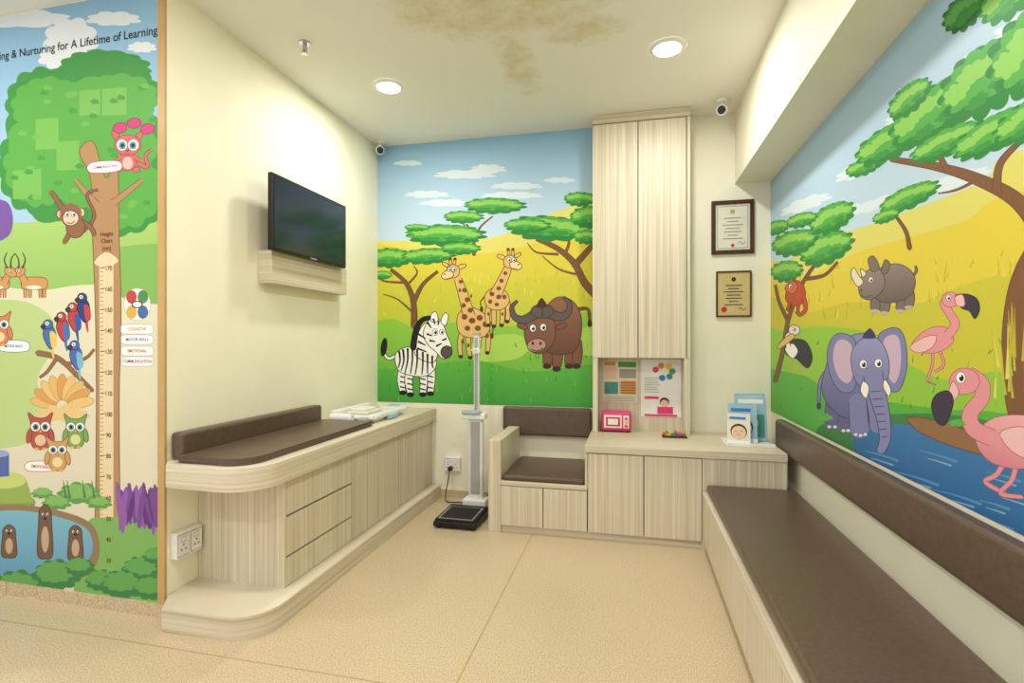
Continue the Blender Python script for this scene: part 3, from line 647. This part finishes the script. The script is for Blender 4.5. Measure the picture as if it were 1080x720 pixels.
def frame(name,x0,x1,z0,z1,fm,fw,pm,kind):
    b=B(name); y=YB-.001
    b.box(x0,x1,y-.022,y,z0,z0+fw,fm,.003); b.box(x0,x1,y-.022,y,z1-fw,z1,fm,.003)
    b.box(x0,x0+fw,y-.022,y,z0+fw,z1-fw,fm,.003); b.box(x1-fw,x1,y-.022,y,z0+fw,z1-fw,fm,.003)
    b.box(x0+fw,x1-fw,y-.012,y,z0+fw,z1-fw,pm)
    xc=(x0+x1)/2; W=x1-x0-2*fw; Hh=z1-z0-2*fw; yy=y-.0135
    if kind==0:
        g=.012
        for q in ((x0+fw+g,x1-fw-g,z0+fw+g,z0+fw+g+.003),(x0+fw+g,x1-fw-g,z1-fw-g-.003,z1-fw-g),(x0+fw+g,x0+fw+g+.003,z0+fw+g,z1-fw-g),(x1-fw-g-.003,x1-fw-g,z0+fw+g,z1-fw-g)): b.box(q[0],q[1],yy-.0005,yy+.001,q[2],q[3],M['green'])
    b.cyl((xc,yy,z1-fw-Hh*.16),W*.07,.003,M['gold'] if kind==0 else M['mahog'],'y')
    for k,wd in enumerate((.5,.34,.6,.42,.5,.3,.56)):
        z=z1-fw-Hh*(.3+.075*k); b.box(xc-W*wd/2,xc+W*wd/2,yy-.001,yy+.001,z-.003,z+.003,M['ink'] if kind else M['inkl'])
    if kind: b.cyl((x0+fw+W*.2,yy,z0+fw+Hh*.14),W*.09,.003,M['red'],'y')
    else: b.cyl((xc,yy,z0+fw+Hh*.1),W*.05,.003,M['red'],'y')
    b.tube([(xc+W*.15,yy,z0+fw+Hh*.14),(xc+W*.22,yy,z0+fw+Hh*.18),(xc+W*.28,yy,z0+fw+Hh*.12),(xc+W*.38,yy,z0+fw+Hh*.17)],.0015,M['ink'])
    b.done()
frame('framed_certificate',.563,.846,1.87,2.25,M['mahog'],.028,M['paper'],0)
frame('framed_certificate',.595,.828,1.425,1.749,M['mahog'],.010,M['papergold'],1)

yp=YB-.021
b=B('notice_poster'); b.box(-.20,.05,yp-.003,yp,.80,1.11,M['paper'])
for x0,x1,z0,z1,m in ((-.19,-.11,1.07,1.10,'orange'),(-.19,-.10,.97,1.06,'skin'),(-.09,.04,1.06,1.10,'green'),(-.08,.04,.98,1.045,'inkl'),(-.19,-.09,.86,.95,'teal'),(-.07,.04,.86,.96,'orange')):
    b.box(x0,x1,yp-.005,yp-.003,z0,z1,M[m])
for k in range(5): b.box(-.08,.035,yp-.006,yp-.0045,.87+k*.018,.874+k*.018,M['ink'])
for k in range(3): b.box(-.19,.035,yp-.006,yp-.0045,.81+k*.015,.814+k*.015,M['inkl'])
b.done()
b=B('notice_poster'); b.box(.075,.355,yp-.003,yp,.70,1.12,M['white'])
for i,m in enumerate(('pink','orange','yellow','green','teal','blue')):
    a=math.radians(160-i*52); b.cyl((.235+math.cos(a)*.06,yp-.004,1.03+math.sin(a)*.045),.022,.003,M[m],'y')
for k in range(7): b.box(.10,.21-.01*(k%3),yp-.005,yp-.003,.88+k*.017,.884+k*.017,M['inkl'])
b.box(.10,.20,yp-.005,yp-.003,.83,.85,M['pink'])
b.cyl((.24,yp-.0045,.80),.027,.003,M['skin'],'y'); b.cyl((.24,yp-.0035,.81),.033,.003,M['mahog'],'y'); b.prism([(.19,yp-.006),(.30,yp-.006),(.30,yp-.003),(.19,yp-.003)],.725,.775,M['pink']); b.box(.10,.33,yp-.005,yp-.003,.705,.72,M['pink'])
b.done()
b=B('toy_microwave')
b.box(-.205,.005,3.735,3.86,.608,.745,M['pink'],.016,4); b.box(-.185,-.060,3.729,3.737,.632,.723,M['white'],.003); b.box(-.172,-.073,3.726,3.730,.645,.710,M['red'],.002); b.box(-.158,-.087,3.7245,3.727,.656,.699,M['white'])
b.box(-.050,-.010,3.731,3.737,.632,.723,M['white'],.003); b.cyl((-.03,3.729,.700),.010,.01,M['pink'],'y'); b.cyl((-.03,3.729,.672),.010,.01,M['yellow'],'y'); b.box(-.042,-.018,3.728,3.732,.640,.655,M['pink'])
for x in (-.18,-.02): 
    for y in (3.75,3.84): b.cyl((x,y,.6055),.008,.010,M['black'])
b.done()
b=B('crayon_tray'); b.box(.21,.37,3.60,3.68,.601,.612,M['mahog'],.002)
for i,m in enumerate(('red','orange','yellow','green','teal','blue','pink','red','green')): b.cyl((.222+i*.017,3.64,.62),.0075,.07,M[m],'y',None,12)
for i,m in enumerate(('green','yellow','red','orange')): b.cyl((.24+i*.03,3.645,.634),.007,.065,M[m],'y',None,12)
b.done()
b=B('brochure_holder')
def book(cx,cy,w,h,t,ang,lean,col,kind):
    T=Matrix.Translation(Vector((cx,cy,.606)))@Matrix.Rotation(math.radians(ang),4,'Z')@Matrix.Rotation(math.radians(lean),4,'X')
    b.box(-w/2,w/2,-t/2,t/2,0,h,M['paper'],0,2,T); b.box(-w/2,w/2,-t/2-.002,-t/2,0,h,M[col],0,2,T)
    f=-t/2-.003
    if kind==0:
        b.cyl((0,f+.001,h*.40),w*.36,.001,M['mahog'],'y',None,24,0,T); b.cyl((0,f,h*.36),w*.31,.002,M['skin'],'y',None,24,0,T)
        for s in (-1,1): b.cyl((s*w*.12,f-.001,h*.40),w*.03,.002,M['ink'],'y',None,8,0,T)
        b.box(-w*.1,w*.1,f-.0015,f,h*.28,h*.295,M['red'],0,2,T); b.box(-w*.4,w*.3,f-.001,f+.001,h*.8,h*.88,M['blue'],0,2,T)
        b.box(-w*.5,w*.5,f-.001,f+.001,0,h*.10,M['white'],0,2,T)
    else:
        b.box(-w*.4,w*.4,f-.001,f+.001,h*.84,h*.94,M['white'],0,2,T); b.box(-w*.42,w*.42,f-.001,f+.001,h*.08,h*.6,M['green' if kind==1 else 'teal'],0,2,T); b.cyl((w*.05,f-.0015,h*.42),w*.18,.002,M['skin'],'y',None,24,0,T)
        b.box(-w*.35,w*.2,f-.001,f+.001,h*.68,h*.71,M['ink'],0,2,T)
book(.775,3.64,.19,.30,.012,3,-9,'sky',1); book(.765,3.585,.19,.285,.010,0,-10,'sky',2); book(.70,3.52,.17,.245,.008,-4,-12,'sky',0); book(.665,3.47,.135,.19,.005,-10,-15,'paper',0)
b.box(.585,.86,3.39,3.40,.601,.625,M['white'],.002); b.box(.585,.86,3.39,3.68,.6005,.604,M['white']) 
b.done()

# ---------------------------------------------------------------- physician scale
b=B('medical_weighing_scale')
b.box(-1.29,-.99,3.22,3.60,.012,.05,M['black'],.01,3); b.box(-1.28,-1.0,3.23,3.55,.05,.062,M['rubber'],.004); b.box(-1.262,-1.018,3.245,3.50,.062,.065,M['steel'])
b.box(-1.25,-1.03,3.258,3.488,.065,.067,M['rubber'])
for x in (-1.26,-1.02):
    for y in (3.25,3.57): b.cyl((x,y,.006),.015,.012,M['black'])
b.box(-1.20,-1.02,3.56,3.68,.02,.10,M['white'],.015,3)
b.box(-1.165,-1.055,3.60,3.65,.09,.68,M['white'],.014,3); b.box(-1.145,-1.075,3.596,3.601,.13,.66,M['grey'])
b.box(-1.215,-1.03,3.57,3.66,.68,.725,M['white'],.01,3); b.box(-1.20,-1.06,3.55,3.60,.722,.745,M['grey'],.006,3); b.box(-1.185,-1.075,3.546,3.552,.727,.741,M['sky'])
b.box(-1.125,-1.085,3.61,3.64,.72,1.30,M['white'],.004); b.box(-1.118,-1.092,3.607,3.611,.75,1.28,M['grey'])
for k in range(26): b.box(-1.118,-1.104,3.6055,3.6075,.76+k*.02,.762+k*.02,M['ink'])
b.box(-1.13,-1.08,3.60,3.645,1.16,1.20,M['white'],.004); b.box(-1.112,-1.098,3.5,3.60,1.185,1.192,M['white']); b.box(-1.13,-1.08,3.605,3.645,1.295,1.315,M['grey'],.003)
b.done()
b=B('power_cable'); b.box(-1.405,-1.375,3.815,3.858,.23,.26,M['black'],.004)
b.tube([(-1.39,3.82,.235),(-1.395,3.80,.15),(-1.41,3.79,.06),(-1.39,3.76,.008),(-1.30,3.77,.006),(-1.22,3.75,.006),(-1.16,3.715,.008),(-1.12,3.69,.04)],.004,M['black']); b.done()

# ---------------------------------------------------------------- ceiling fixtures
def downlight(x,y,power,name='recessed_downlight'):
    b=B(name); 
    t=bmesh.new(); n=40; R1,R2=.10,.075
    a=[t.verts.new((R1*math.cos(2*math.pi*i/n),R1*math.sin(2*math.pi*i/n),-.001)) for i in range(n)]
    c=[t.verts.new((R2*math.cos(2*math.pi*i/n),R2*math.sin(2*math.pi*i/n),-.012)) for i in range(n)]
    for i in range(n): t.faces.new([a[i],a[(i+1)%n],c[(i+1)%n],c[i]])
    b.merge(t,M['white'],Matrix.Translation((x,y,ZC))); b.cyl((x,y,ZC-.007),.074,.008,M['lamp']); o=b.done()
    ld=bpy.data.lights.new(name+'_bulb','AREA'); ld.shape='DISK'; ld.size=.15; ld.energy=power; ld.color=(1,.97,.915)
    lo=bpy.data.objects.new('bulb',ld); scn.collection.objects.link(lo); lo.location=(x,y,ZC-.02); lo.parent=o
for x,y in ((-1.496,2.99),(.198,2.943),(-1.45,1.1),(.2,1.1),(-1.45,-.7),(.2,-.7),(-3.1,1.0),(-3.1,-.7)): downlight(x,y,15)  # first two are visible fixtures; the rest are unseen, added to brighten the room
b=B('fire_sprinkler'); b.cyl((-1.72,2.45,ZC-.004),.03,.008,M['steel']); b.cyl((-1.72,2.45,ZC-.025),.011,.04,M['steel']); b.cyl((-1.72,2.45,ZC-.062),.018,.003,M['steel']); b.cyl((-1.72,2.45,ZC-.05),.004,.025,M['red'])
for s in (-1,1): b.box(-1.72+s*.012-.002,-1.72+s*.012+.002,2.447,2.453,ZC-.062,ZC-.04,M['steel'])
b.done()
def cam(x,y,dx,dy):
    b=B('security_camera'); b.cyl((x,y,ZC-.01),.04,.02,M['white'],bev=.004); b.cyl((x,y,ZC-.035),.012,.04,M['white'])
    d=Vector((dx,dy,-.35)).normalized(); T=Matrix.Translation((x,y,ZC-.07))@d.to_track_quat('Z','Y').to_matrix().to_4x4()
    b.cyl((0,0,.01),.034,.085,M['white'],mtx=T,bev=.006); b.cyl((0,0,.054),.026,.006,M['black'],mtx=T); b.cyl((0,0,.058),.012,.004,M['screen'],mtx=T); b.done()
cam(-1.98,3.80,.5,-.8); cam(.60,3.66,-.25,-.9)

# ---------------------------------------------------------------- world, camera
w=bpy.data.worlds.new('World'); scn.world=w; w.use_nodes=True
w.node_tree.nodes['Background'].inputs[0].default_value=(1,.985,.95,1); w.node_tree.nodes['Background'].inputs[1].default_value=.95
cd=bpy.data.cameras.new('camera'); cd.sensor_width=36; cd.lens=18; cd.clip_start=.02
co=bpy.data.objects.new('camera',cd); scn.collection.objects.link(co); co.location=(0,0,H); co.rotation_euler=(math.pi/2,0,TH); scn.camera=co
